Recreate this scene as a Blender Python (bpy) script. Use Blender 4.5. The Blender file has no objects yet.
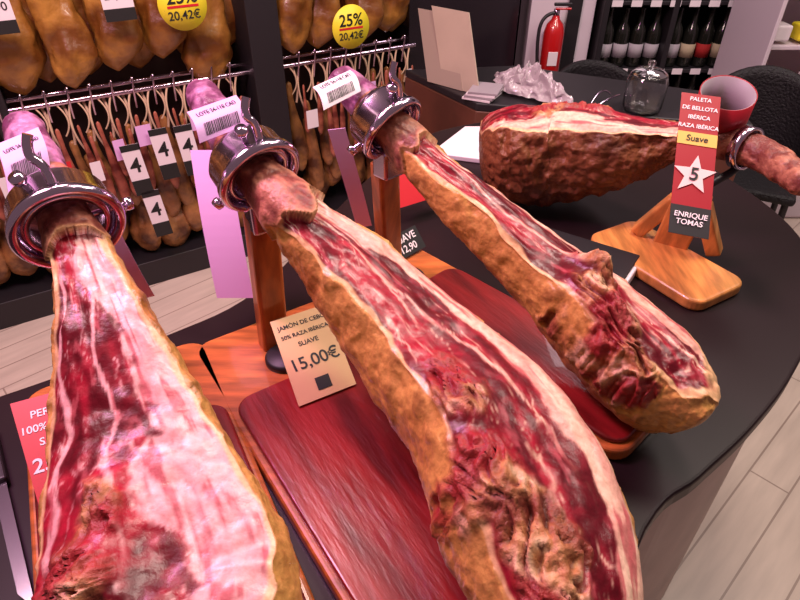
import bpy, bmesh, math, random
from mathutils import Vector, Matrix, noise
random.seed(4)
PT={
'a0':(-0.525,0.811,1.300), 'a1':(-0.469,0.730,1.270), 'a2':(-0.402,0.634,1.240), 'a3':(-0.369,0.586,1.210), 'a4':(-0.330,0.518,1.160), 'a5':(-0.293,0.445,1.100), 'a6':(-0.257,0.372,1.060), 'a7':(-0.216,0.293,1.030), 'a8':(-0.190,0.227,1.020), 'a9':(-0.175,0.189,1.020),
'b0':(-0.305,0.918,1.310), 'b1':(-0.249,0.826,1.280), 'b2':(-0.197,0.763,1.245), 'b3':(-0.140,0.705,1.210), 'b4':(-0.064,0.659,1.150), 'b5':(0.023,0.587,1.090), 'b6':(0.101,0.486,1.060), 'b7':(0.140,0.375,1.035),'b8':(.160,.270,1.02),'b9':(.169,.222,1.01),
'c0':(-.1075,1.0165,1.30),'c1':(-.065,.982,1.275),'c2':(-.019,.937,1.245),'c3':(.044,.885,1.20),'c4':(.124,.823,1.15),'c5':(.219,.752,1.09),'c6':(.296,.670,1.05),'c7':(.351,.598,1.02),'c8':(.384,.557,1.01),'c9':(.401,.543,1.0),
'd0':(.694,.926,1.14),'d1':(.688,1.031,1.14),'d2':(.662,1.095,1.14),'d3':(.614,1.159,1.13),'d4':(.557,1.209,1.11),'d5':(.471,1.254,1.08),'d6':(.371,1.327,1.05),'d7':(.259,1.345,1.035),'d8':(.190,1.345,1.03),
'tanTL':(-.206,.738,1.0),'tanTR':(-.1235,.785,1.0),'tanBL':(-.150,.616,.938),
'redTL':(-.527,.563,1.0),'redTR':(-.436,.6045,1.0),'redBL':(-.447,.4367,.938),
'l1TL':(-.478,.6755,1.32),'l1TR':(-.4546,.7325,1.32),'l1BL':(-.456,.6336,1.28),
'l2TL':(-.2726,.758,1.33),'l2TR':(-.2244,.8244,1.33),'l2BL':(-.2545,.730,1.30),
'l3TL':(-.1276,.8904,1.32),'l3TR':(-.0789,.9747,1.32),'l3BL':(-.1089,.8505,1.30),
'r1TL':(-.417,.724,1.16),'r1TR':(-.3946,.7349,1.16),'r1BL':(-.4063,.743,1.04),
'r2TL':(-.348,.9438,1.20),'r2TR':(-.285,.944,1.20),'r2BL':(-.3156,.8284,.98),
'r3TL':(-.128,1.032,1.20),'r3TR':(-.098,1.042,1.20),'r3BL':(-.0878,1.067,.98),
'blkTL':(-.028,1.0367,.97),'blkTR':(.031,1.0967,.97),'blkBL':(-.004,1.017,.93),
'rcTL':(-.027,1.246,1.02),'rcTR':(.0745,1.3108,1.02),'rcBL':(0,1.208,.95),
'knA':(-.5425,.4989,.91),'knB':(-.4366,.3523,.91),
'slTL':(.526,1.128,1.236),'slTR':(.590,1.105,1.234),'slBL':(.4824,.936,1.048),
'wbase':(.5815,.979,.90),'wpost':(.582,1.1025,.925),'wptop':(.5815,1.0741,1.05),
}
PT={k:Vector(v) for k,v in PT.items()}
COL=bpy.context.scene.collection
def link(o,par=None):
    COL.objects.link(o)
    if par is not None:o.parent=par
    return o
def group(name):
    e=bpy.data.objects.new(name,None);e.empty_display_size=.1
    return link(e)
def mesh(name,vs,fs,mat,par=None,smooth=True):
    me=bpy.data.meshes.new(name);me.from_pydata([tuple(v) for v in vs],[],fs);me.update()
    if smooth:
        for p in me.polygons:p.use_smooth=True
    me.materials.append(mat)
    return link(bpy.data.objects.new(name,me),par)
def M(name,col,rough=.5,metal=0,var=0,scale=8,bump=0,bscale=60,coat=0,trans=0,spec=.5,stretch=None,col2=None,rot=0):
    m=bpy.data.materials.new(name);m.use_nodes=True;nt=m.node_tree;b=nt.nodes['Principled BSDF']
    b.inputs['Base Color'].default_value=(*col,1);b.inputs['Roughness'].default_value=rough;b.inputs['Metallic'].default_value=metal
    b.inputs['Coat Weight'].default_value=coat;b.inputs['Transmission Weight'].default_value=trans;b.inputs['Specular IOR Level'].default_value=spec
    tc=nt.nodes.new('ShaderNodeTexCoord');mp=nt.nodes.new('ShaderNodeMapping')
    mr=nt.nodes.new('ShaderNodeMapping');mr.inputs['Rotation'].default_value=(0,0,rot);nt.links.new(tc.outputs['Object'],mr.inputs[0]);nt.links.new(mr.outputs[0],mp.inputs[0])
    if stretch:mp.inputs['Scale'].default_value=stretch
    if var or col2:
        n=nt.nodes.new('ShaderNodeTexNoise');n.inputs['Scale'].default_value=scale;n.inputs['Detail'].default_value=6
        r=nt.nodes.new('ShaderNodeValToRGB');c2=col2 or tuple(min(1,c*(1+var)) for c in col)
        r.color_ramp.elements[0].color=(*[c*(1-var) for c in col],1);r.color_ramp.elements[1].color=(*c2,1)
        r.color_ramp.elements[0].position=.35;r.color_ramp.elements[1].position=.65
        nt.links.new(mp.outputs[0],n.inputs['Vector']);nt.links.new(n.outputs['Fac'],r.inputs[0]);nt.links.new(r.outputs[0],b.inputs['Base Color'])
    if bump:
        n=nt.nodes.new('ShaderNodeTexNoise');n.inputs['Scale'].default_value=bscale;n.inputs['Detail'].default_value=5
        bp=nt.nodes.new('ShaderNodeBump');bp.inputs['Strength'].default_value=bump;bp.inputs['Distance'].default_value=.01
        nt.links.new(mp.outputs[0],n.inputs['Vector']);nt.links.new(n.outputs['Fac'],bp.inputs['Height']);nt.links.new(bp.outputs[0],b.inputs['Normal'])
    return m
BLK=M('black_satin',(.014,.007,.008),.38,spec=.18)
DARK=M('dark_paint',(.012,.009,.012),.5)
DGLOSS=M('dark_panel',(.015,.010,.014),.25)
STEEL=M('steel',(.68,.54,.68),.16,1)
WOOD=M('orange_wood',(.44,.12,.025),.35,var=.35,scale=5,stretch=(2,14,2),coat=.3)
LWOOD=M('light_wood',(.60,.24,.06),.4,var=.3,scale=5,stretch=(14,2,3),coat=.2)
REDB=M('red_board',(.20,.009,.010),.3,var=.5,scale=5,bump=.12,bscale=20,coat=.25,stretch=(1,6,1),rot=1.0,col2=(.30,.016,.016))
BROWN=M('brown_cabinet',(.11,.035,.02),.5,var=.3,scale=4)
TSIDE=M('table_side',(.42,.31,.27),.5,var=.1)
WHITE=M('white_paper',(.78,.69,.73),.5)
LILAC=M('lilac_paper',(.72,.42,.74),.45)
PURP=M('purple_wrap',(.45,.18,.38),.35,var=.3,bump=.4)
TAN=M('tan_card',(.68,.42,.21),.6,var=.05)
RED=M('red_card',(.56,.015,.025),.45)
DRED=M('dark_red_card',(.33,.005,.015),.45)
YEL=M('yellow_card',(.85,.72,.03),.5)
GOLD=M('gold_card',(.75,.50,.10),.5)
INK=M('black_ink',(.01,.01,.01),.6)
INKW=M('white_ink',(.9,.85,.85),.6)
PINK=M('pink_star',(.90,.62,.58),.6)
GLASS=M('glass',(.95,.95,.95),.05,trans=1)
PLAST=M('clear_wrap',(.62,.52,.56),.2,trans=.25)
ROPE=M('rope',(.6,.42,.28),.8)
WALLB=M('wall_dark',(.030,.012,.010),.5,var=.2)
WALLW=M('pillar_paint',(.64,.54,.60),.5)
GREY=M('grey_paper',(.32,.27,.30),.5)
# ---- floor material
FL=bpy.data.materials.new('floor_planks');FL.use_nodes=True
nt=FL.node_tree;b=nt.nodes['Principled BSDF'];br=nt.nodes.new('ShaderNodeTexBrick');tc=nt.nodes.new('ShaderNodeTexCoord');mp=nt.nodes.new('ShaderNodeMapping')
mp.inputs['Rotation'].default_value=(0,0,-.75)
br.inputs['Color1'].default_value=(.72,.59,.50,1);br.inputs['Color2'].default_value=(.64,.52,.44,1);br.inputs['Mortar'].default_value=(.40,.30,.25,1)
br.inputs['Scale'].default_value=1;br.inputs['Mortar Size'].default_value=.003;br.inputs['Brick Width'].default_value=1.1;br.inputs['Row Height'].default_value=.12
nt.links.new(tc.outputs['Object'],mp.inputs[0]);nt.links.new(mp.outputs[0],br.inputs['Vector'])
mp2=nt.nodes.new('ShaderNodeMapping');mp2.inputs['Scale'].default_value=(2,14,1);nt.links.new(mp.outputs[0],mp2.inputs[0])
ns=nt.nodes.new('ShaderNodeTexNoise');ns.inputs['Scale'].default_value=2;ns.inputs['Detail'].default_value=6;nt.links.new(mp2.outputs[0],ns.inputs['Vector'])
mx=nt.nodes.new('ShaderNodeMixRGB');mx.blend_type='MULTIPLY';mx.inputs[0].default_value=.4
nt.links.new(br.outputs[0],mx.inputs[1]);nt.links.new(ns.outputs['Fac'],mx.inputs[2]);nt.links.new(mx.outputs[0],b.inputs['Base Color']);b.inputs['Roughness'].default_value=.35
# ---- meat material
def hammat(name):
    m=bpy.data.materials.new(name);m.use_nodes=True;nt=m.node_tree;b=nt.nodes['Principled BSDF']
    at=nt.nodes.new('ShaderNodeAttribute');at.attribute_name='Col'
    tc=nt.nodes.new('ShaderNodeTexCoord');n=nt.nodes.new('ShaderNodeTexNoise');n.inputs['Scale'].default_value=120;n.inputs['Detail'].default_value=6
    nt.links.new(tc.outputs['Object'],n.inputs['Vector'])
    r=nt.nodes.new('ShaderNodeValToRGB');r.color_ramp.elements[0].color=(.62,.54,.50,1);r.color_ramp.elements[1].color=(1.12,1.12,1.12,1);r.color_ramp.elements[0].position=.3;r.color_ramp.elements[1].position=.62
    nt.links.new(n.outputs['Fac'],r.inputs[0])
    mx=nt.nodes.new('ShaderNodeMixRGB');mx.blend_type='MULTIPLY';mx.inputs[0].default_value=.65
    nt.links.new(at.outputs['Color'],mx.inputs[1]);nt.links.new(r.outputs[0],mx.inputs[2]);nt.links.new(mx.outputs[0],b.inputs['Base Color'])
    mr=nt.nodes.new('ShaderNodeMapRange');mr.inputs['To Min'].default_value=.32;mr.inputs['To Max'].default_value=.5
    nt.links.new(at.outputs['Alpha'],mr.inputs[0]);nt.links.new(mr.outputs[0],b.inputs['Roughness'])
    b.inputs['Specular IOR Level'].default_value=.4
    n2=nt.nodes.new('ShaderNodeTexNoise');n2.inputs['Scale'].default_value=60;n2.inputs['Detail'].default_value=8;nt.links.new(tc.outputs['Object'],n2.inputs['Vector'])
    bp=nt.nodes.new('ShaderNodeBump');bp.inputs['Distance'].default_value=.006
    mr2=nt.nodes.new('ShaderNodeMapRange');mr2.inputs['To Min'].default_value=.22;mr2.inputs['To Max'].default_value=1.1
    nt.links.new(at.outputs['Alpha'],mr2.inputs[0]);nt.links.new(mr2.outputs[0],bp.inputs['Strength'])
    nt.links.new(n2.outputs['Fac'],bp.inputs['Height']);nt.links.new(bp.outputs[0],b.inputs['Normal'])
    return m
HM=hammat('cured_ham')
def sm(a,b,x):
    if a==b:return float(x>a)
    t=max(0,min(1,(x-a)/(b-a)));return t*t*(3-2*t)
def mix(a,b,t):return tuple(a[i]+(b[i]-a[i])*t for i in range(3))
def cr(L,k):
    i=min(int(k),len(L)-2);f=k-i
    p=[L[max(0,min(len(L)-1,j))] for j in (i-1,i,i+1,i+2)]
    return .5*((2*p[1])+(p[2]-p[0])*f+(2*p[0]-5*p[1]+4*p[2]-p[3])*f*f+(3*p[1]-p[0]-3*p[2]+p[3])*f*f*f)
def ham(name,par,pts,ws,hu,hd,cuff,fat_l,lumps,seed,rind,rind2,tilt=0,N=310,Mm=220,cutf=.45,wrap=1.3,pinklit=0,veins=(),dome=.35,rr=.0026,endrind=99,patches=()):
    n=len(pts);vs=[];cols=[]
    for i in range(N+1):
        k=(n-1)*i/N
        c=cr(pts,k);T=(cr(pts,min(n-1,k+.05))-cr(pts,max(0,k-.05))).normalized()
        S=T.cross(Vector((0,0,1))).normalized();U=S.cross(T)
        w=max(.004,cr(ws,k));h1=max(.004,cr(hu,k));h2=max(.004,cr(hd,k))
        endr=1
        if k>n-1-.55:
            q=(k-(n-1-.55))/.55;endr=math.sqrt(max(.0,1-q*q))*.97+.03
        if k<.3:endr*=math.sqrt(max(0,1-(1-k/.3)**2))*.9+.1
        for j in range(Mm):
            th=2*math.pi*j/Mm
            ca,sa=math.cos(th),math.sin(th)
            x=math.copysign(abs(sa)**.9,sa)*w*endr
            y=math.copysign(abs(ca)**.9,ca)*(h1 if ca>0 else h2)*endr
            l=x/w
            ke=cuff+.3*noise.noise(Vector((sa*1.5,ca*1.5,seed)))
            cut=0;edge=0
            if k<ke:
                f=1.02+.10*sm(ke-.9,ke,k);x*=f;y*=f
            else:
                tl=tilt*sm(cuff,cuff+1.5,k)
                cl=cutf*h1*endr+tl*x+.012*noise.noise(Vector((k*1.1,l*1.6,seed+3)))+.005*noise.noise(Vector((k*4,l*4,seed+3)))+.2*max(0,k-endrind)*h1
                d=y-cl
                if d>0:
                    rimw=.012*(1+.7*noise.noise(Vector((k*2,0,seed+77))))
                    cut=sm(0,.003,d);edge=1-sm(rimw*.55,rimw,d);y=cl+d*dome
            lg=0
            for (k0,l0,rk,rl,hh) in lumps:
                g=math.exp(-((k-k0)/rk)**2-((l-l0)/rl)**2)*(1 if ca>-.3 else 0)
                if g>.01:
                    lg=max(lg,g);y+=hh*g
            p=c+S*x+U*y
            lm=0;fold=0
            if lg>.05:
                lm=sm(.20,.50,lg+.55*noise.fractal(p*13,1,2,5))
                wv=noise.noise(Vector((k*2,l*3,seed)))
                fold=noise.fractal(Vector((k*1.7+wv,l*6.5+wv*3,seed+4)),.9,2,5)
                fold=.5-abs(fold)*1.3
            nf=noise.fractal(p*34,1,2,4)
            nd=(p-c).normalized() if (p-c).length>1e-5 else T
            am=.0012+.005*lm+(rr if not cut else 0)*(1-lm)
            if k<ke:am=.0025
            p=p+nd*(am*nf+.014*lm*fold)
            if not cut and k>ke:
                p=p+nd*(.006*noise.noise(p*9)+.003*(.3-abs(noise.noise(Vector((k*3.5,sa*2,seed))))))
            vs.append(p)
            n1=noise.noise(Vector((k*.9,l*1.5,seed)));n2=noise.noise(Vector((k*2.0+3*n1,l*6,seed+9)));n3=noise.noise(p*60)
            if k<wrap:
                cc=mix((.14,.035,.09),(.40,.17,.30),sm(-.3,.4,nf));al=.3
            elif k<ke:
                cc=mix((.18,.04,.03),(.42,.16,.10),sm(-.35,.4,nf+.4*n2));al=.7
                cc=mix(cc,(.55,.26,.12),sm(ke-.12,ke,k))
            elif cut>0 :
                red=mix((.10,.001,.007),(.33,.006,.024),sm(-.35,.4,n1+.7*n2))
                red=mix(red,(.46,.04,.06),.3*sm(.15,.5,n3))
                pf=noise.fractal(Vector((k*2.2,l*5,seed+50)),1,2,5)
                red=mix(red,(.55,.11,.13),.45*sm(.35,.6,pf))
                fat=mix((.72,.36,.28),(.82,.55,.40),sm(-.3,.4,n2))
                fat=mix(fat,(.82,.40,.50),pinklit)  # pink-lilac light on the fat, painted into its colour
                fs_=noise.fractal(Vector((k*1.1+.5*n1,l*7,seed+90)),1,2,4)
                fat=mix(fat,(.46,.04,.07),.75*sm(.12,.45,fs_+.25*n1))
                wob=.30*n1+.08*n2+.16*noise.fractal(Vector((k*3.2,l*2,seed+60)),1,2,4)
                ff=fat_l
                for (k0,l0,rk,rl,am_) in patches:ff+=am_*math.exp(-((k-k0)/rk)**2-((l-l0)/rl)**2)
                fm=sm(-.045,.045,ff-l+wob)
                st=noise.noise(Vector((k*.8+n1,l*3.0+n1*1.2+.3*noise.noise(Vector((k*5,l*3,seed))),seed+20)))
                line=(1-sm(.0,.035,abs(st)))*.8*sm(-.2,.25,n2+n1+.1)
                fm=max(fm,line)
                for (l0,l1_,wd,ka,kb) in veins:
                    lv=l0+(l1_-l0)*(k-ka)/(kb-ka)+.16*noise.noise(Vector((k*1.3,seed,2)))+.05*noise.noise(Vector((k*5,seed,2)))
                    wd2=wd*(1+1.3*noise.noise(Vector((k*2.5,l0*9,seed))))
                    fm=max(fm,.85*(1-sm(wd2*.4,max(.001,wd2),abs(l-lv)))*sm(ka-.2,ka+.2,k)*(1-sm(kb-.3,kb+.2,k)))
                st2=noise.noise(Vector((k*1.8+2*n1,l*17,seed+30)));fm=max(fm,.5*(1-sm(0,.06,abs(st2)))*sm(-.05,.35,n2+.05))
                cc=mix(red,fat,fm)
                cc=mix(cc,(.82,.52,.26),edge*.85)
                rd=(mix(rind,rind2,.4))
                cc=mix(rd,cc,cut)
                al=.08
            else:
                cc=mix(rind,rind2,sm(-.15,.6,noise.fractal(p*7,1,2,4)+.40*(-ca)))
                cc=mix(cc,(.16,.045,.015),.5*sm(.10,.6,nf))
                al=.42 if rr<.004 else .9
            if lm>0:
                q=noise.fractal(p*24+Vector((7,seed,0)),1,2,4)
                lc=mix((.24,.055,.03),(.50,.21,.08),sm(-.45,.25,q))
                lc=mix(lc,(.70,.44,.28),.85*sm(.15,.55,q+.35*fold))
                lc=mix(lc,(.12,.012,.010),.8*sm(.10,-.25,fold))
                lc=mix(lc,(.30,.010,.020),.9*sm(.0,.22,noise.noise(p*13+Vector((0,9,seed)))))
                cc=mix(cc,lc,lm);al=al+(1-al)*lm
            cols.append((*cc,al))
    fs=[]
    for i in range(N):
        for j in range(Mm):
            a=i*Mm+j;b2=i*Mm+(j+1)%Mm
            fs.append((a,b2,b2+Mm,a+Mm))
    fs.append(tuple(range(Mm-1,-1,-1)));fs.append(tuple(N*Mm+j for j in range(Mm)))
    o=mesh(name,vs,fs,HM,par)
    ca_=o.data.color_attributes.new('Col','FLOAT_COLOR','POINT')
    ca_.data.foreach_set('color',[x for c in cols for x in c])
    bm=bmesh.new();bm.from_mesh(o.data);bmesh.ops.recalc_face_normals(bm,faces=bm.faces);bm.to_mesh(o.data);bm.free()
    return o
# ---- helpers
def frame(axis):
    a=Vector(axis).normalized();q=Vector((0,0,1)).rotation_difference(a);return q.to_matrix()
def lathe(name,prof,c,axis,mat,par=None,segs=48,closed=False,ell=(1,1)):
    R=frame(axis);c=Vector(c);vs=[];fs=[]
    for r,h in prof:
        for j in range(segs):
            t=2*math.pi*j/segs;vs.append(c+R@Vector((r*ell[0]*math.cos(t),r*ell[1]*math.sin(t),h)))
    n=len(prof)
    for i in range(n if closed else n-1):
        for j in range(segs):
            i2=(i+1)%n;j2=(j+1)%segs
            fs.append((i*segs+j,i*segs+j2,i2*segs+j2,i2*segs+j))
    if not closed:
        if prof[0][0]>1e-4:fs.append(tuple(range(segs-1,-1,-1)))
        if prof[-1][0]>1e-4:fs.append(tuple((n-1)*segs+j for j in range(segs)))
    return mesh(name,vs,fs,mat,par)
def tube(name,pts,r,mat,par=None,cyc=False):
    cu=bpy.data.curves.new(name,'CURVE');cu.dimensions='3D';cu.bevel_depth=r;cu.bevel_resolution=4;cu.use_fill_caps=True
    sp=cu.splines.new('NURBS' if len(pts)>2 else 'POLY');sp.points.add(len(pts)-1)
    for i,p in enumerate(pts):sp.points[i].co=(*p,1)
    if len(pts)>2:sp.use_endpoint_u=True;sp.order_u=3
    sp.use_cyclic_u=cyc
    cu.materials.append(mat)
    return link(bpy.data.objects.new(name,cu),par)
def bev(o,w,s=3):
    m=o.modifiers.new('bevel','BEVEL');m.width=w;m.segments=s;m.limit_method='ANGLE'
    return o
def prism(name,pts,z0,z1,mat,par=None,bw=.004):
    n=len(pts);vs=[Vector((x,y,z0)) for x,y in pts]+[Vector((x,y,z1)) for x,y in pts]
    fs=[tuple(range(n-1,-1,-1)),tuple(range(n,2*n))]+[(i,(i+1)%n,(i+1)%n+n,i+n) for i in range(n)]
    o=mesh(name,vs,fs,mat,par,False)
    bm=bmesh.new();bm.from_mesh(o.data);bmesh.ops.recalc_face_normals(bm,faces=bm.faces);bm.to_mesh(o.data);bm.free()
    if bw:bev(o,bw)
    return o
def box(name,c,size,mat,par=None,rot=0,bw=.004,X=None,Y=None,Z=None):
    c=Vector(c);
    if X is None:
        X=Vector((math.cos(rot),math.sin(rot),0));Y=Vector((-math.sin(rot),math.cos(rot),0));Z=Vector((0,0,1))
    vs=[c+X*(sx*size[0]/2)+Y*(sy*size[1]/2)+Z*(sz*size[2]/2) for sz in(-1,1) for sy in(-1,1) for sx in(-1,1)]
    fs=[(0,2,3,1),(4,5,7,6),(0,1,5,4),(2,6,7,3),(0,4,6,2),(1,3,7,5)]
    o=mesh(name,vs,fs,mat,par,False)
    if bw:bev(o,bw)
    return o
def rrect(c,d,L0,L1,w,r=.03,n=6):
    d=Vector(d).normalized();s=Vector((-d.y,d.x));c=Vector(c);out=[]
    for (cx,cy,a0) in ((L1-r,w/2-r,0),(L0+r,w/2-r,90),(L0+r,-w/2+r,180),(L1-r,-w/2+r,270)):
        for i in range(n+1):
            t=math.radians(a0+90*i/n);p=c+d*(cx+r*math.cos(t))+s*(cy+r*math.sin(t));out.append((p.x,p.y))
    return out
def text(body,o,right,up,size,mat,par,name='lettering'):
    cu=bpy.data.curves.new(name,'FONT');cu.body=body;cu.size=size;cu.align_x='CENTER';cu.align_y='CENTER';cu.extrude=.0002;cu.offset=size*.012
    cu.materials.append(mat)
    r=Vector(right).normalized();n=r.cross(Vector(up)).normalized();u=n.cross(r)
    ob=link(bpy.data.objects.new(name,cu),par)
    m=Matrix((r,u,n)).transposed().to_4x4();m.translation=Vector(o)+n*.0006;ob.matrix_world=m
    return ob
def card(name,TL,TR,BL,mat,par=None,bend=0,thick=.0012,n=14):
    TL,TR,BL=Vector(TL),Vector(TR),Vector(BL);R=TR-TL;D=BL-TL;N=R.cross(-D).normalized();vs=[];fs=[]
    for s in(0,-thick):
        for i in range(n+1):
            for j in range(n+1):
                u,v=j/n,i/n;vs.append(TL+R*u+D*v+N*(s+bend*math.sin(math.pi*v)))
    q=(n+1)**2
    for i in range(n):
        for j in range(n):
            a=i*(n+1)+j;fs.append((a,a+n+1,a+n+2,a+1));fs.append((q+a,q+a+1,q+a+n+2,q+a+n+1))
    for i in range(n):
        for a,b2 in ((i,i+1),(n*(n+1)+i,n*(n+1)+i+1),(i*(n+1),(i+1)*(n+1)),(i*(n+1)+n,(i+1)*(n+1)+n)):
            fs.append((a,b2,q+b2,q+a))
    o=mesh(name,vs,fs,mat,par,False)
    def at(u,v):return TL+R*u+D*v+N*(bend*math.sin(math.pi*v))
    return o,at,R,-D,N
def subcard(at,u0,v0,u1,v1,N,mat,par,name):
    return card(name,at(u0,v0)+N*.001,at(u1,v0)+N*.001,at(u0,v1)+N*.001,mat,par,0,.0006,1)
def barcode(at,u0,v0,u1,v1,N,par):
    vs=[];fs=[];u=u0
    rr=random.Random(3)
    while u<u1:
        w=rr.choice((.008,.014,.02));i=len(vs)
        vs+= [at(u,v0)+N*.001,at(u,v1)+N*.001,at(u+w,v1)+N*.001,at(u+w,v0)+N*.001];fs.append((i,i+1,i+2,i+3));u+=w+rr.choice((.01,.016))
    mesh('barcode',vs,fs,INK,par,False)
# ---- room
mesh('floor',[(-4,-2,0),(5,-2,0),(5,5,0),(-4,5,0)],[(0,1,2,3)],FL,None,False)
W0=Vector((-1.66,1.915,0));WD=Vector((.852,.523,0));WN=Vector((-.523,.852,0))
def HW(s,z,off=0):return W0+WD*s+WN*off+Vector((0,0,z))
def wbox(name,s0,s1,z0,z1,o0,o1,mat,par=None,bw=.003):
    c=HW((s0+s1)/2,(z0+z1)/2,(o0+o1)/2);return box(name,c,(s1-s0,o1-o0,z1-z0),mat,par,bw=bw,X=WD,Y=WN,Z=Vector((0,0,1)))
wbox('wall_left',-1.6,2.72,0,2.8,.26,.32,WALLB)
box('wall_back',(2.4,4.0,1.4),(4.4,.06,2.8),DGLOSS)
wbox('baseboard_left',-1.6,2.72,0,.12,.0,.25,DARK)
wbox('trim_1',2.03,2.70,.12,2.8,.05,.26,DGLOSS)
wbox('trim_2',1.21,1.34,.12,2.8,-.08,.26,DARK)
wbox('trim_3',.28,.33,.12,2.8,-.02,.26,DARK)
box('pillar',(.86,3.6,1.4),(.34,.3,2.8),WALLW)
box('trim_4',(.92,3.44,1.4),(.07,.02,2.8),DARK)
# ---- table
tb=group('display_table')
ctrl=[(.318,.44),(.42,.52),(.535,.61),(.665,.735),(.82,.93),(.905,1.173),(.884,1.426),(.78,1.70),(.50,1.92),(.124,1.806),(-.06,1.52),(-.167,1.266),(-.287,.962),(-.423,.825),(-.641,.676),(-.95,.50),(-1.0,.20),(-.7,-.02),(-.3,-.05),(.10,.14)]
def smooth2(c,n=6):
    out=[];L=len(c);P=[Vector((x,y,0)) for x,y in c]
    for i in range(L):
        for j in range(n):
            f=j/n;p=[P[(i+q)%L] for q in(-1,0,1,2)]
            v=.5*((2*p[1])+(p[2]-p[0])*f+(2*p[0]-5*p[1]+4*p[2]-p[3])*f*f+(3*p[1]-p[0]-3*p[2]+p[3])*f*f*f);out.append((v.x,v.y))
    return out
tp=smooth2(ctrl)
prism('tabletop',tp,.868,.90,BLK,tb,.006)
cx,cy=-.02,.85
prism('cabinet',[(cx+(x-cx)*.97,cy+(y-cy)*.97) for x,y in tp],0,.868,TSIDE,tb,.01)
# ---- holders
def holder(name,ringc,axis,basec,d,L0,L1,w,postxy,red=True,R=.06,lever=1):
    g=group(name);ax=Vector(axis).normalized();rc=Vector(ringc)
    prism('wooden_base',rrect(basec,d,L0,L1,w,.035),.90,.924,WOOD,g,.006)
    if red:prism('red_pad',rrect(basec,d,L0+.17,L1-.01,w-.02,.03),.924,.934,REDB,g,.004)
    px,py=postxy;dd=Vector((d[0],d[1],0)).normalized();sd=Vector((-dd.y,dd.x,0))
    top=rc-ax*.0+Vector((0,0,-R-.012))
    b0=Vector((px,py,.922));t0=Vector((top.x,top.y,top.z))-dd*.01
    zz=(t0-b0);Ln=zz.length;Z=zz.normalized();X=sd;Y=Z.cross(X)
    box('upright_post',b0+zz*.5,(.046,.03,Ln),WOOD,g,X=X,Y=Y,Z=Z,bw=.006)
    k=R/.06
    prof=[(.044*k,-.044),(.054*k,-.040),(.061*k,-.030),(.063*k,.0),(.068*k,.003),(.069*k,.012),(.065*k,.017),(.059*k,.017),(.056*k,.010),(.056*k,-.010),(.050*k,-.028),(.040*k,-.042)]
    lathe('clamp_cup',prof,rc,ax,STEEL,g,closed=True)
    lathe('clamp_rim',[(.044*k,.002),(.052*k,.0),(.053*k,.008),(.044*k,.010)],rc,ax,STEEL,g,closed=True)
    Rm=frame(ax)
    for i in range(3):
        t=2*math.pi*i/3+.5;dv=Rm@Vector((math.cos(t),math.sin(t),0));q=rc+dv*.032*k-ax*.005
        tube('clamp_screw',[q,rc+dv*.078*k-ax*.012],.004,STEEL,g)
        lathe('screw_knob',[(.0,0),(.008,.001),(.009,.005),(.008,.011),(0,.012)],rc+dv*.073*k-ax*.012,dv,STEEL,g,24)
    sdv=ax.cross(Vector((0,0,1))).normalized()
    upv=sdv.cross(ax)
    tube('clamp_lever',[rc+upv*.062*k,rc+upv*.085*k-ax*.01,rc+upv*.095*k+sdv*.015-ax*.02,rc+upv*.115*k+sdv*.005-ax*.03],.0055,STEEL,g)
    box('bracket',rc+Vector((0,0,-R-.01)),(.045,.035,.05),STEEL,g,X=sd,Y=dd,Z=Vector((0,0,1)),bw=.005)
    lathe('base_plate',[(0,0),(.034,0),(.034,.008),(.03,.012),(0,.012)],Vector((px,py,.924))+dd*.05,(0,0,1),DARK,g)
    return g
def axis(k1,k2):return (PT[k2]-PT[k1])
h1=holder('ham_holder',PT['a2'],axis('a1','a3'),(-.44,.68),(.476,-.88),-.05,.72,.28,(-.43,.66),R=.057)
h2=holder('ham_holder',PT['b2'],axis('b1','b3'),(-.21,.78),(.56,-.83),-.07,.74,.26,(-.216,.775),R=.054)
h3=holder('ham_holder',PT['c2'],axis('c1','c3'),(-.04,1.03),(.69,-.72),-.05,.60,.19,(-.02,1.0),R=.052)
V=lambda *a:list(a)
g=group('cured_ham')
ham('ham_leg',g,[PT['a%d'%i] for i in range(10)],V(.024,.029,.029,.036,.053,.078,.099,.114,.10,.05),V(.022,.027,.028,.036,.055,.078,.095,.105,.09,.05),V(.022,.027,.028,.036,.06,.075,.09,.09,.08,.05),2.65,-.22,[(6.1,.35,.45,.26,.012),(6.9,.55,.55,.36,.03),(7.7,.45,.6,.40,.02)],11,(.60,.31,.09),(.40,.15,.04),pinklit=.5,veins=[(.1,.30,.04,3.5,6.2),(.75,.85,.05,3.2,7)],tilt=-.12,patches=[(3.3,.2,.5,.8,.45),(5.9,-.2,.5,.3,.35)])
g=group('cured_ham')
ham('ham_leg',g,[PT['b%d'%i] for i in range(10)],V(.024,.029,.030,.040,.064,.084,.098,.100,.072,.03),V(.022,.027,.028,.040,.064,.082,.095,.095,.075,.04),V(.022,.027,.028,.038,.060,.078,.09,.09,.07,.04),3.05,-.56,[(6.0,.50,.40,.26,.02),(6.8,.50,.55,.38,.03),(7.7,.25,.6,.50,.02)],23,(.64,.33,.09),(.40,.15,.04),veins=[(-.1,.2,.035,3.3,5.0),(.1,-.4,.04,4.2,6.8)],tilt=.26,cutf=.40,patches=[(3.7,-.4,.5,.4,.55),(5.0,-.1,.25,.3,.35)])
g=group('cured_ham')
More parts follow.
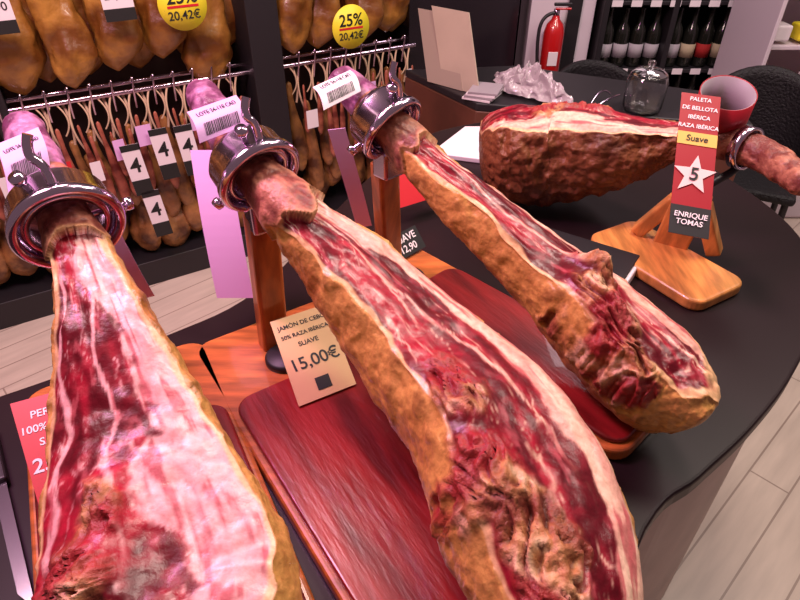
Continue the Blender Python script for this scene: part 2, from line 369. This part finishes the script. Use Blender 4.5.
ham('ham_leg',g,[PT['c%d'%i] for i in range(10)],V(.024,.029,.030,.036,.048,.062,.075,.072,.05,.03),V(.022,.027,.028,.036,.05,.065,.078,.073,.05,.03),V(.022,.027,.028,.036,.048,.063,.078,.075,.06,.03),2.75,-.58,[(5.5,-.05,.30,.20,.045),(5.8,.45,.5,.35,.03),(6.6,.9,.5,.3,.01)],37,(.62,.31,.085),(.38,.14,.04),veins=[(-.2,.1,.05,3,5.3),(-.1,-.3,.05,6,8)],tilt=.12,endrind=6.4,patches=[(6.8,-.6,.8,.3,.35)])
g=group('cured_ham')
ham('ham_leg',g,[PT['d%d'%i] for i in range(9)],V(.022,.028,.030,.036,.055,.095,.125,.12,.085),V(.022,.028,.03,.034,.055,.10,.13,.12,.075),V(.022,.028,.03,.034,.055,.095,.128,.12,.09),3.4,-.35,[(5.3,.1,.4,.3,.015),(6.2,-.2,.3,.4,.01)],51,(.21,.07,.025),(.085,.026,.012),cutf=.42,tilt=-.16,wrap=0,rr=.009,endrind=6.3)
# ---- paleta stand
g=group('shoulder_ham_stand')
wb=PT['wbase'];
prism('wooden_base',rrect((wb.x,wb.y),(-.5,.86),-.07,.22,.15,.03),.90,.925,LWOOD,g,.006)
a_,b_=PT['wpost'],PT['wptop']
Z=(b_-a_);X=Vector((.8,-.5,0)).normalized();Y=Z.normalized().cross(X)
box('upright_post',(a_+b_)/2,(.07,.035,Z.length),LWOOD,g,X=X,Y=Y,Z=Z.normalized(),bw=.005)
X2=(Z.normalized()-X*.55).normalized()
box('brace',(a_+b_)/2+X*.055-Z*.05,(.03,.03,Z.length*.95),LWOOD,g,X=Y.cross(X2),Y=Y,Z=X2,bw=.005)
X3=(Z.normalized()+X*.45).normalized()
box('brace',(a_+b_)/2-X*.05-Z*.05,(.03,.03,Z.length*.95),LWOOD,g,X=Y.cross(X3),Y=Y,Z=X3,bw=.005)
tube('steel_bracket',[b_,b_+Vector((.03,0,.03)),PT['d2']+Vector((0,0,-.045)),PT['d2']+Vector((0,.0,-.028))],.008,DARK,g)
lathe('steel_ring',[(.036,-.01),(.041,-.01),(.041,.01),(.036,.01)],PT['d2'],axis('d3','d1'),STEEL,g,closed=True)
g=group('price_sleeve')
sc=Vector((.632,1.165,1.185));sax=(-.12,-.28,.9)
lathe('red_sleeve',[(.049,-.055),(.050,.045),(.049,.045),(.048,-.055)],sc,sax,DRED,g,closed=True,ell=(1,1.1))
lathe('sleeve_lining',[(.0475,-.05),(.0483,.044),(.0475,.044),(.0467,-.05)],sc,sax,GREY,g,closed=True,ell=(1,1.1))
_,at,R,U,N=card('sleeve_card',PT['slTL'],PT['slTR'],PT['slBL'],DRED,g)
subcard(at,0,.28,1,.37,N,GOLD,g,'yellow_band');subcard(at,0,.80,1,1,N,INK,g,'black_panel')
w=R.length
for i,t in enumerate(('PALETA','DE BELLOTA','IBÉRICA','RAZA IBÉRICA')):text(t,at(.5,.04+.065*i),R,U,w*.16,INKW,g)
text('Suave',at(.5,.325)+N*.001,R,U,w*.24,INK,g)
Un=N.cross(R.normalized())
so=at(.5,.58)+N*.002
sv=[so]+[so+(R.normalized()*math.sin(i*math.pi/5)+Un*math.cos(i*math.pi/5))*(w*.56 if i%2==0 else w*.24) for i in range(10)]
mesh('star',sv,[(0,(i+1)%10+1,i+1) for i in range(10)],PINK,g,False)
text('5',at(.5,.58)+N*.003,R,U,w*.5,INK,g)
text('ENRIQUE\nTOMAS',at(.5,.89)+N*.002,R,U,w*.2,INKW,g)
# ---- price cards
g=group('price_sign')
_,at,R,U,N=card('beige_card',PT['tanTL'],PT['tanTR'],PT['tanBL'],TAN,g)
w=R.length
text('JAMÓN DE CEBO',at(.5,.12),R,U,w*.11,INK,g);text('50% RAZA IBÉRICA',at(.5,.24),R,U,w*.10,INK,g);text('SUAVE',at(.5,.36),R,U,w*.12,INK,g)
text('15,00€',at(.5,.58),R,U,w*.30,INK,g);subcard(at,.38,.78,.62,.92,N,INK,g,'logo')
g=group('price_sign')
_,at,R,U,N=card('red_card',PT['redTL'],PT['redTR'],PT['redBL'],RED,g);w=R.length
for i,t in enumerate(('PERNIL','100% IBÈRIC','SALAT')):text(t,at(.42,.16+.13*i),R,U,w*.15,INKW,g)
text('25,00€',at(.45,.62),R,U,w*.28,INKW,g)
g=group('price_sign')
_,at,R,U,N=card('black_card',PT['blkTL'],PT['blkTR'],PT['blkBL'],INK,g);text('SUAVE\n12,90',at(.5,.5),R,U,R.length*.25,INKW,g)
g=group('price_sign')
_,at,R,U,N=card('red_card',PT['rcTL'],PT['rcTR'],PT['rcBL'],RED,g)
for q,nm in (('l1','a'),('l2','b'),('l3','c')):
    g=group('ham_label')
    _,at,R,U,N=card('label_paper',PT[q+'TL'],PT[q+'TR'],PT[q+'BL'],WHITE if q=='l3' else LILAC,g,.006)
    barcode(at,.15,.55,.85,.9,N,g);text('LOTE 24-118 CAD',at(.5,.25),R,U,R.length*.1,INK,g)
for q in ('r1','r2','r3'):
    g=group('ham_ribbon_tag');card('ribbon_paper',PT[q+'TL'],PT[q+'TR'],PT[q+'BL'],LILAC,g,.008)
# knife
g=group('carving_knife');A,B=PT['knA'],PT['knB'];d=(B-A).normalized();s=Vector((d.y,-d.x,0))
z=Vector((0,0,.002))
mesh('blade',[A-s*.008,A+s*.008,B+s*.006,B+d*.03-s*.008,B-s*.008]+[p+z for p in (A-s*.008,A+s*.008,B+s*.006,B+d*.03-s*.008,B-s*.008)],[(4,3,2,1,0),(5,6,7,8,9)]+[(i,(i+1)%5,(i+1)%5+5,i+5) for i in range(5)],STEEL,g,False)
box('handle',A-d*.06,(.022,.12,.018),DARK,g,X=s,Y=d,Z=Vector((0,0,1)),bw=.005)
# white board on table, tray
prism('cutting_board',[(.086,1.60),(.40,1.50),(.52,1.80),(.20,1.80)],.90,.915,WHITE,None,.003)
g=group('serving_tray');box('tray_body',(.37,1.06,.911),(.24,.14,.022),WHITE,g,rot=-.6);box('tray_top',(.37,1.06,.924),(.225,.125,.006),DARK,g,rot=-.6)
# ---- hanging display
RINDM=M('hung_ham_rind',(.38,.12,.018),.4,var=.6,scale=4,bump=.9,bscale=16,coat=.25,col2=(.70,.34,.065))
RIND2=M('hung_ham_dark',(.26,.08,.025),.45,var=.7,scale=9,bump=.7,bscale=25,coat=.2,col2=(.50,.22,.07))
RIND3=M('hung_sausage',(.22,.03,.02),.45,var=.5,scale=14,bump=.4,col2=(.45,.13,.08))
def hangmesh(nm,L,w,mat,seed):
    prof=[(0,.05),(.03,.42),(.08,.72),(.16,.95),(.26,1),(.4,.88),(.55,.64),(.7,.40),(.82,.30),(.92,.34),(.98,.30),(1,.08)]
    vs=[];fs=[];S_=36;n=60
    for i in range(n+1):
        f=i/n
        for a in range(len(prof)-1):
            if prof[a][0]<=f<=prof[a+1][0]:
                q=(f-prof[a][0])/(prof[a+1][0]-prof[a][0]);r=prof[a][1]+(prof[a+1][1]-prof[a][1])*q;break
        for j in range(S_):
            t=2*math.pi*j/S_;p=Vector((r*w*math.cos(t)+.15*w*math.sin(f*5),r*w*.7*math.sin(t),-L*(1-f)))
            p+=Vector((math.cos(t),math.sin(t),0))*r*w*(.45*noise.noise(Vector((p.x*9,p.y*9,p.z*5+seed)))+.16*noise.fractal(Vector((p.x*22,p.y*22,p.z*14+seed)),1,2,3));vs.append(p)
    for i in range(n):
        for j in range(S_):
            fs.append((i*S_+j,i*S_+(j+1)%S_,(i+1)*S_+(j+1)%S_,(i+1)*S_+j))
    fs.append(tuple(range(S_-1,-1,-1)));fs.append(tuple(n*S_+j for j in range(S_)))
    me=bpy.data.meshes.new(nm);me.from_pydata([tuple(v) for v in vs],[],fs)
    for p in me.polygons:p.use_smooth=True
    me.materials.append(mat);return me
def hang(me,par,s,z,off,rz=0,sc=1,nm='hung_ham'):
    o=bpy.data.objects.new(nm,me);link(o,par);o.location=HW(s,z,off);o.rotation_euler=(random.uniform(-.04,.04),random.uniform(-.06,.06),math.radians(31.5)+rz);o.scale=(sc,sc,sc);return o
big=[hangmesh('hung_ham_mesh',.78,.092,RINDM,i*3) for i in range(4)]
sml=[hangmesh('small_ham_mesh',.42,.042,RIND2,i*4+5) for i in range(3)]
sau=hangmesh('sausage_mesh',.34,.022,RIND3,9)
med=[hangmesh('ham_low_mesh',.50,.072,RIND2,i*4+12) for i in range(3)]
g=group('hanging_hams')
for s in (-.9,-.7,-.5,-.3,-.1,.08,.40,.565,.74,.92,1.09,1.42,1.57,1.72,1.88):
    hang(random.choice(big),g,s,1.67+random.uniform(-.05,.04),.02,random.uniform(-.5,.5),random.uniform(.95,1.05))
    if s>.3:hang(random.choice(big),g,s+.09,1.68,.14,random.uniform(-.3,.3),1)
g=group('hanging_small_hams')
s=-.9
while s<2.0:
    if not(1.19<s<1.36) and not .26<s<.35:
        hang(random.choice(sml),g,s,.76+random.uniform(-.09,.02),.03+random.uniform(-.02,.03),random.uniform(-1,1),random.uniform(.75,1.1),'small_ham')
        tube('string',[HW(s,.855,.03),HW(s+.02,.80,-.02),HW(s,.70,.0)],.005,ROPE,g)
        tube('string',[HW(s+.03,.855,.0),HW(s-.015,.78,-.03),HW(s+.035,.66,-.01)],.004,ROPE,g)
        tube('string',[HW(s-.02,.855,.0),HW(s+.025,.80,-.03),HW(s-.02,.74,-.01)],.003,ROPE,g)
        hang(sau,g,s+.03,.78,-.03,0,random.uniform(.6,1.15),'sausage')
        if random.random()<.5:hang(sau,g,s-.01,.74,-.05,0,random.uniform(.5,1.0),'sausage')
    s+=.070
s=-.9
while s<2.0:
    if not(1.15<s<1.40):hang(random.choice(med),g,s,.60+random.uniform(-.06,.03),.10,random.uniform(-1,1),random.uniform(.85,1),'low_ham')
    s+=.12
g=group('hanging_rail')
for z_,o_ in ((.86,0),(1.69,.02),(.86,.12)):
    for a,b2 in ((-1.2,1.21),(1.34,2.03)):
        tube('rail',[HW(a,z_,o_),HW(b2,z_,o_)],.010,STEEL,g)
g=group('hook_row')
s=-.9
while s<2.0:
    if not(1.17<s<1.38):tube('hook',[HW(s,.90,-.01),HW(s+.01,.93,-.03),HW(s,.87,-.03),HW(s,.80,-.01)],.004,STEEL,g)
    s+=.075
g=group('rail_labels')
s=-.86
while s<2.0:
    if not(1.15<s<1.40) and random.random()<.85:
        zz_=random.uniform(.60,.76);ww=random.uniform(.015,.03)
        card('small_label',HW(s-ww,zz_+.05,-.095),HW(s+ww,zz_+.05,-.09),HW(s-ww,zz_-.03,-.095),random.choice((WHITE,WHITE,GREY,LILAC,RED,INK)),g)
    s+=.10
for s,z in ((.67,.60),(.785,.64),(.88,.635),(.70,.40)):
    g=group('price_tag');TL=HW(s-.034,z+.10,-.11)
    _,at,R,U,N=card('tag_card',TL,HW(s+.034,z+.10,-.11),HW(s-.02,z-.11,-.11),WHITE,g)
    subcard(at,0,.70,1,1,N,INK,g,'tag_footer');subcard(at,0,0,1,.12,N,INK,g,'tag_header');text('4',at(.5,.42),R,U,.085,INK,g)
def disc(s,z,t1,t2):
    g=group('round_price_sign');c=HW(s,z,-.13);lathe('disc',[(0,0),(.085,0),(.085,.003),(0,.003)],c,-WN,YEL,g)
    f=c-WN*.004;text(t1,f+Vector((0,0,.025)),WD,(0,0,1),.065,INK,g);text(t2,f-Vector((0,0,.035)),WD,(0,0,1),.04,INK,g)
    box('red_band',f+Vector((0,0,-.005)),(.11,.001,.008),RED,g,X=WD,Y=WN,Z=Vector((0,0,1)),bw=0)
disc(.97,1.16,'25%','20,42€');disc(1.63,1.01,'25%','20,42€')
for s,z in ((.40,1.16),(.76,1.16),(1.49,1.22)):
    g=group('price_tag');_,at,R,U,N=card('tag_card',HW(s-.05,z+.1,-.13),HW(s+.05,z+.1,-.13),HW(s-.05,z-.03,-.13),WHITE,g);text('24,90',at(.5,.4),R,U,.035,INK,g);subcard(at,0,.7,1,1,N,INK,g,'tag_footer')
# ---- back counter & stuff
g=group('back_counter')
cp=[(.02,2.62),(.28,2.2),(1.2,1.98),(1.25,2.3),(.5,2.68)]
prism('cabinet_body',cp,0,.82,BROWN,g,.005);prism('counter_top',cp,.82,.85,DARK,g,.006)
g=group('menu_placard')
_,at,R,U,N=card('cream_board',(.12,2.50,1.12),(.25,2.38,1.12),(.17,2.40,.852),M('cream',(.46,.36,.28),.6,var=.05),g,thick=.006)
card('cream_board_back',(.07,2.56,1.10),(.20,2.44,1.10),(.11,2.45,.852),M('cream_dark',(.34,.26,.21),.6),g,thick=.006)
# crumpled transparent wrap: folded sheet standing over the counter
vs=[];fs=[];n=70
for i in range(n+1):
    for j in range(n+1):
        u,v=i/n-.5,j/n-.5;r=max(abs(u),abs(v))*2
        q=Vector((u*6,v*6,3));rg=abs(noise.noise(q))+.5*abs(noise.noise(q*2.3))+.3*abs(noise.noise(q*5))
        h=.012+(1-r**2)*(.045+.07*rg)
        p=Vector((.50+.24*u+.02*noise.noise(q*1.5),2.29+.20*v-.22*u+.02*noise.noise(q*1.7+Vector((5,0,0))),.852+h));vs.append(p)
for i in range(n):
    for j in range(n):
        a=i*(n+1)+j;fs.append((a,a+n+1,a+n+2,a+1))
mesh('crumpled_plastic_wrap',vs,fs,PLAST,None,False)
g=group('paper_stack')
for i in range(4):box('sheet',(.31+.004*i,2.27,.856+.008*i),(.11,.13,.007),(WHITE,GREY)[i%2],g,rot=-.5+.06*i,bw=0)
g=group('glass_jar');jc=Vector((.86,2.12,.851))
lathe('jar_body',[(0,0),(.06,0),(.068,.02),(.07,.10),(.062,.125),(.055,.13),(.052,.128),(.06,.12),(.066,.10),(.064,.02),(.055,.005),(0,.005)],jc,(0,0,1),GLASS,g)
lathe('jar_lid',[(0,.15),(.02,.15),(.045,.142),(.06,.13),(.06,.124),(0,.124)],jc,(0,0,1),GLASS,g);lathe('lid_knob',[(0,.15),(.01,.151),(.014,.162),(.01,.172),(0,.174)],jc,(0,0,1),GLASS,g)
g=group('tongs');tube('arm_1',[(.68,2.1,.86),(.74,2.12,.9),(.8,2.2,.88)],.004,STEEL,g);tube('arm_2',[(.68,2.14,.86),(.73,2.2,.92),(.78,2.24,.87)],.004,STEEL,g)
# ---- extinguisher
g=group('fire_extinguisher');ec=Vector((.80,3.33,.57));es=.80
ER=M('extinguisher_red',(.50,.008,.010),.3,coat=.5)
sc_=lambda L:[(r*es*.88,h*es) for r,h in L]
lathe('cylinder_body',sc_([(0,0),(.06,0),(.075,.02),(.075,.33),(.06,.38),(.03,.41),(.025,.43),(0,.43)]),ec,(0,0,1),ER,g)
lathe('valve',sc_([(0,.42),(.022,.42),(.022,.47),(0,.48)]),ec,(0,0,1),STEEL,g);box('handle',ec+Vector((.03,-.02,.50))*es,(.09,.02,.015),DARK,g);box('trigger',ec+Vector((.035,-.02,.475))*es,(.08,.02,.01),ER,g)
tube('hose',[ec+es*Vector(q) for q in ((-.02,-.02,.45),(-.10,-.03,.44),(-.11,-.04,.25),(-.085,-.05,.1))],.009,DARK,g)
box('label',ec+Vector((0,-.062*es-.002,.18*es)),(.05,.006,.07),WHITE,g,bw=.002)
box('wall_bracket',ec+Vector((0,.09,.2)),(.06,.07,.08),STEEL,g)
# ---- wine rack
g=group('wine_rack')
for x in (1.07,1.43,1.79):box('side_panel',(x,3.55,1.1),(.03,.34,2.2),DARK,g)
box('back_panel',(1.43,3.71,1.1),(.74,.02,2.2),DARK,g)
SH=(.28,.62,.96,1.30,1.64)
for z in SH:
    box('shelf',(1.43,3.55,z),(.72,.32,.02),DARK,g)
    for i in range(7):box('shelf_label',(1.12+.10*i,3.385,z),(.055,.004,.03),WHITE,g,bw=0)
BOT=M('bottle_glass',(.010,.010,.008),.15,coat=.2)
LBW=M('label_white',(.34,.30,.33),.7,spec=.1)
LBL=[LBW,M('label_cream',(.38,.30,.2),.7,spec=.1),M('label_red',(.3,.02,.02),.7,spec=.1)]
g=group('wine_bottles')
bprof=[(0,0),(.034,0),(.037,.01),(.037,.17),(.03,.20),(.015,.225),(.014,.285),(.016,.29),(.016,.30),(0,.30)]
b0=lathe('bottle',bprof,(0,0,0),(0,0,1),BOT,g,24)
l0=[lathe('label',[(.0378,.05),(.0382,.05),(.0382,.12),(.0378,.12)],(0,0,0),(0,0,1),m_,g,24,closed=True) for m_ in LBL]
first=True
for z in SH:
    for i in range(8):
        p=Vector((1.12+.085*i+(.03 if i>3 else 0),3.46,z+.011))
        if first:o=b0;first=False
        else:o=link(bpy.data.objects.new('bottle',b0.data),g)
        o.location=p
        l=link(bpy.data.objects.new('label',random.choice(l0[:1]*3+l0).data),g);l.location=p
for o in l0:bpy.data.objects.remove(o)
# ---- chairs
def chair(c,rot,hs=1.0):
    g=group('wicker_chair');c=Vector(c);R=Matrix.Rotation(rot,3,'Z');f=lambda x,y,z:c+R@Vector((x,y,z))
    WK=M('black_wicker',(.012,.010,.012),.55,bump=.8,bscale=90,spec=.3)
    for x,y in ((-.2,-.2),(.2,-.2),(-.2,.2),(.2,.2)):tube('leg',[f(x*1.1,y*1.1,0),f(x,y,.43)],.014,DARK,g)
    box('seat',f(0,0,.44),(.46,.46,.04),WK,g,rot=rot,bw=.015)
    vs=[];fs=[];n=20;m=8
    for s in (0,.02):
        for i in range(m+1):
            for j in range(n+1):
                t=math.pi*(.05+.9*j/n);hz=.46+ (.38*hs*(.55+.45*math.sin(t)))*i/m
                vs.append(f((.24-s)*math.cos(t),.02+(.22-s)*math.sin(t),hz))
    q=(m+1)*(n+1)
    for i in range(m):
        for j in range(n):
            a=i*(n+1)+j;fs+= [(a,a+1,a+n+2,a+n+1),(q+a,q+a+n+1,q+a+n+2,q+a+1)]
    for j in range(n):
        a=m*(n+1)+j;fs.append((a,a+1,q+a+1,q+a))
    mesh('backrest',vs,fs,WK,g)
chair((1.52,2.5,0),-.5);chair((.98,2.92,0),.1,.75)
g=group('refrigerated_display')
box('case_base',(2.15,3.1,.3),(.9,.5,.6),WALLW,g,bw=.02)
for z in (.62,.85,1.1,1.35):box('glass_shelf',(2.15,3.15,z),(.88,.38,.02),WALLW,g)
box('case_back',(2.15,3.34,1.0),(.9,.02,.9),WALLW,g);box('side_1',(1.70,3.12,.95),(.02,.44,.8),WALLW,g);box('side_2',(2.6,3.12,.95),(.02,.44,.8),WALLW,g)
PM=[RED,YEL,WHITE,TAN,RIND3]
for z in (.63,.86,1.11):
    for i in range(7):box('packet',(1.78+.12*i,3.02,z+.05),(.08,.1,.07),random.choice(PM),g,bw=.01)
# ---- lights
def area(name,loc,tgt,size,e,col):
    L=bpy.data.lights.new(name,'AREA');L.energy=e;L.color=col;L.size=size;o=link(bpy.data.objects.new(name,L));o.location=loc
    o.rotation_euler=(Vector(tgt)-Vector(loc)).to_track_quat('-Z','Y').to_euler();return o
area('ceiling_lamp',(.6,1.2,2.9),(.3,.8,.9),.4,31,(1,.83,.74))
area('pink_meat_lamp',(-.75,.95,2.3),(-.20,.6,1),.25,17,(1,.26,.80))
area('pink_wall_lamp',(-.5,1.2,2.6),(-1.0,2.3,.8),.4,22,(1,.68,.60))
area('right_lamp',(1.8,1.6,2.9),(1.3,1.8,0),1.0,36,(1,.86,.76))
area('back_lamp',(1.2,2.7,2.7),(1.3,3.5,.7),.6,13,(1,.84,.90))
area('left_floor_lamp',(-1.2,.9,2.9),(-1.2,1.3,0),.8,34,(1,.78,.74))
w=bpy.data.worlds.new('shop_ambient');bpy.context.scene.world=w;w.use_nodes=True
w.node_tree.nodes['Background'].inputs[0].default_value=(.85,.55,.60,1);w.node_tree.nodes['Background'].inputs[1].default_value=.19
cd=bpy.data.cameras.new('camera');cd.lens=27;co=link(bpy.data.objects.new('camera',cd));co.location=(0,0,1.6);co.rotation_euler=(math.radians(53),0,0);bpy.context.scene.camera=co
bpy.context.scene.view_settings.view_transform='Standard'
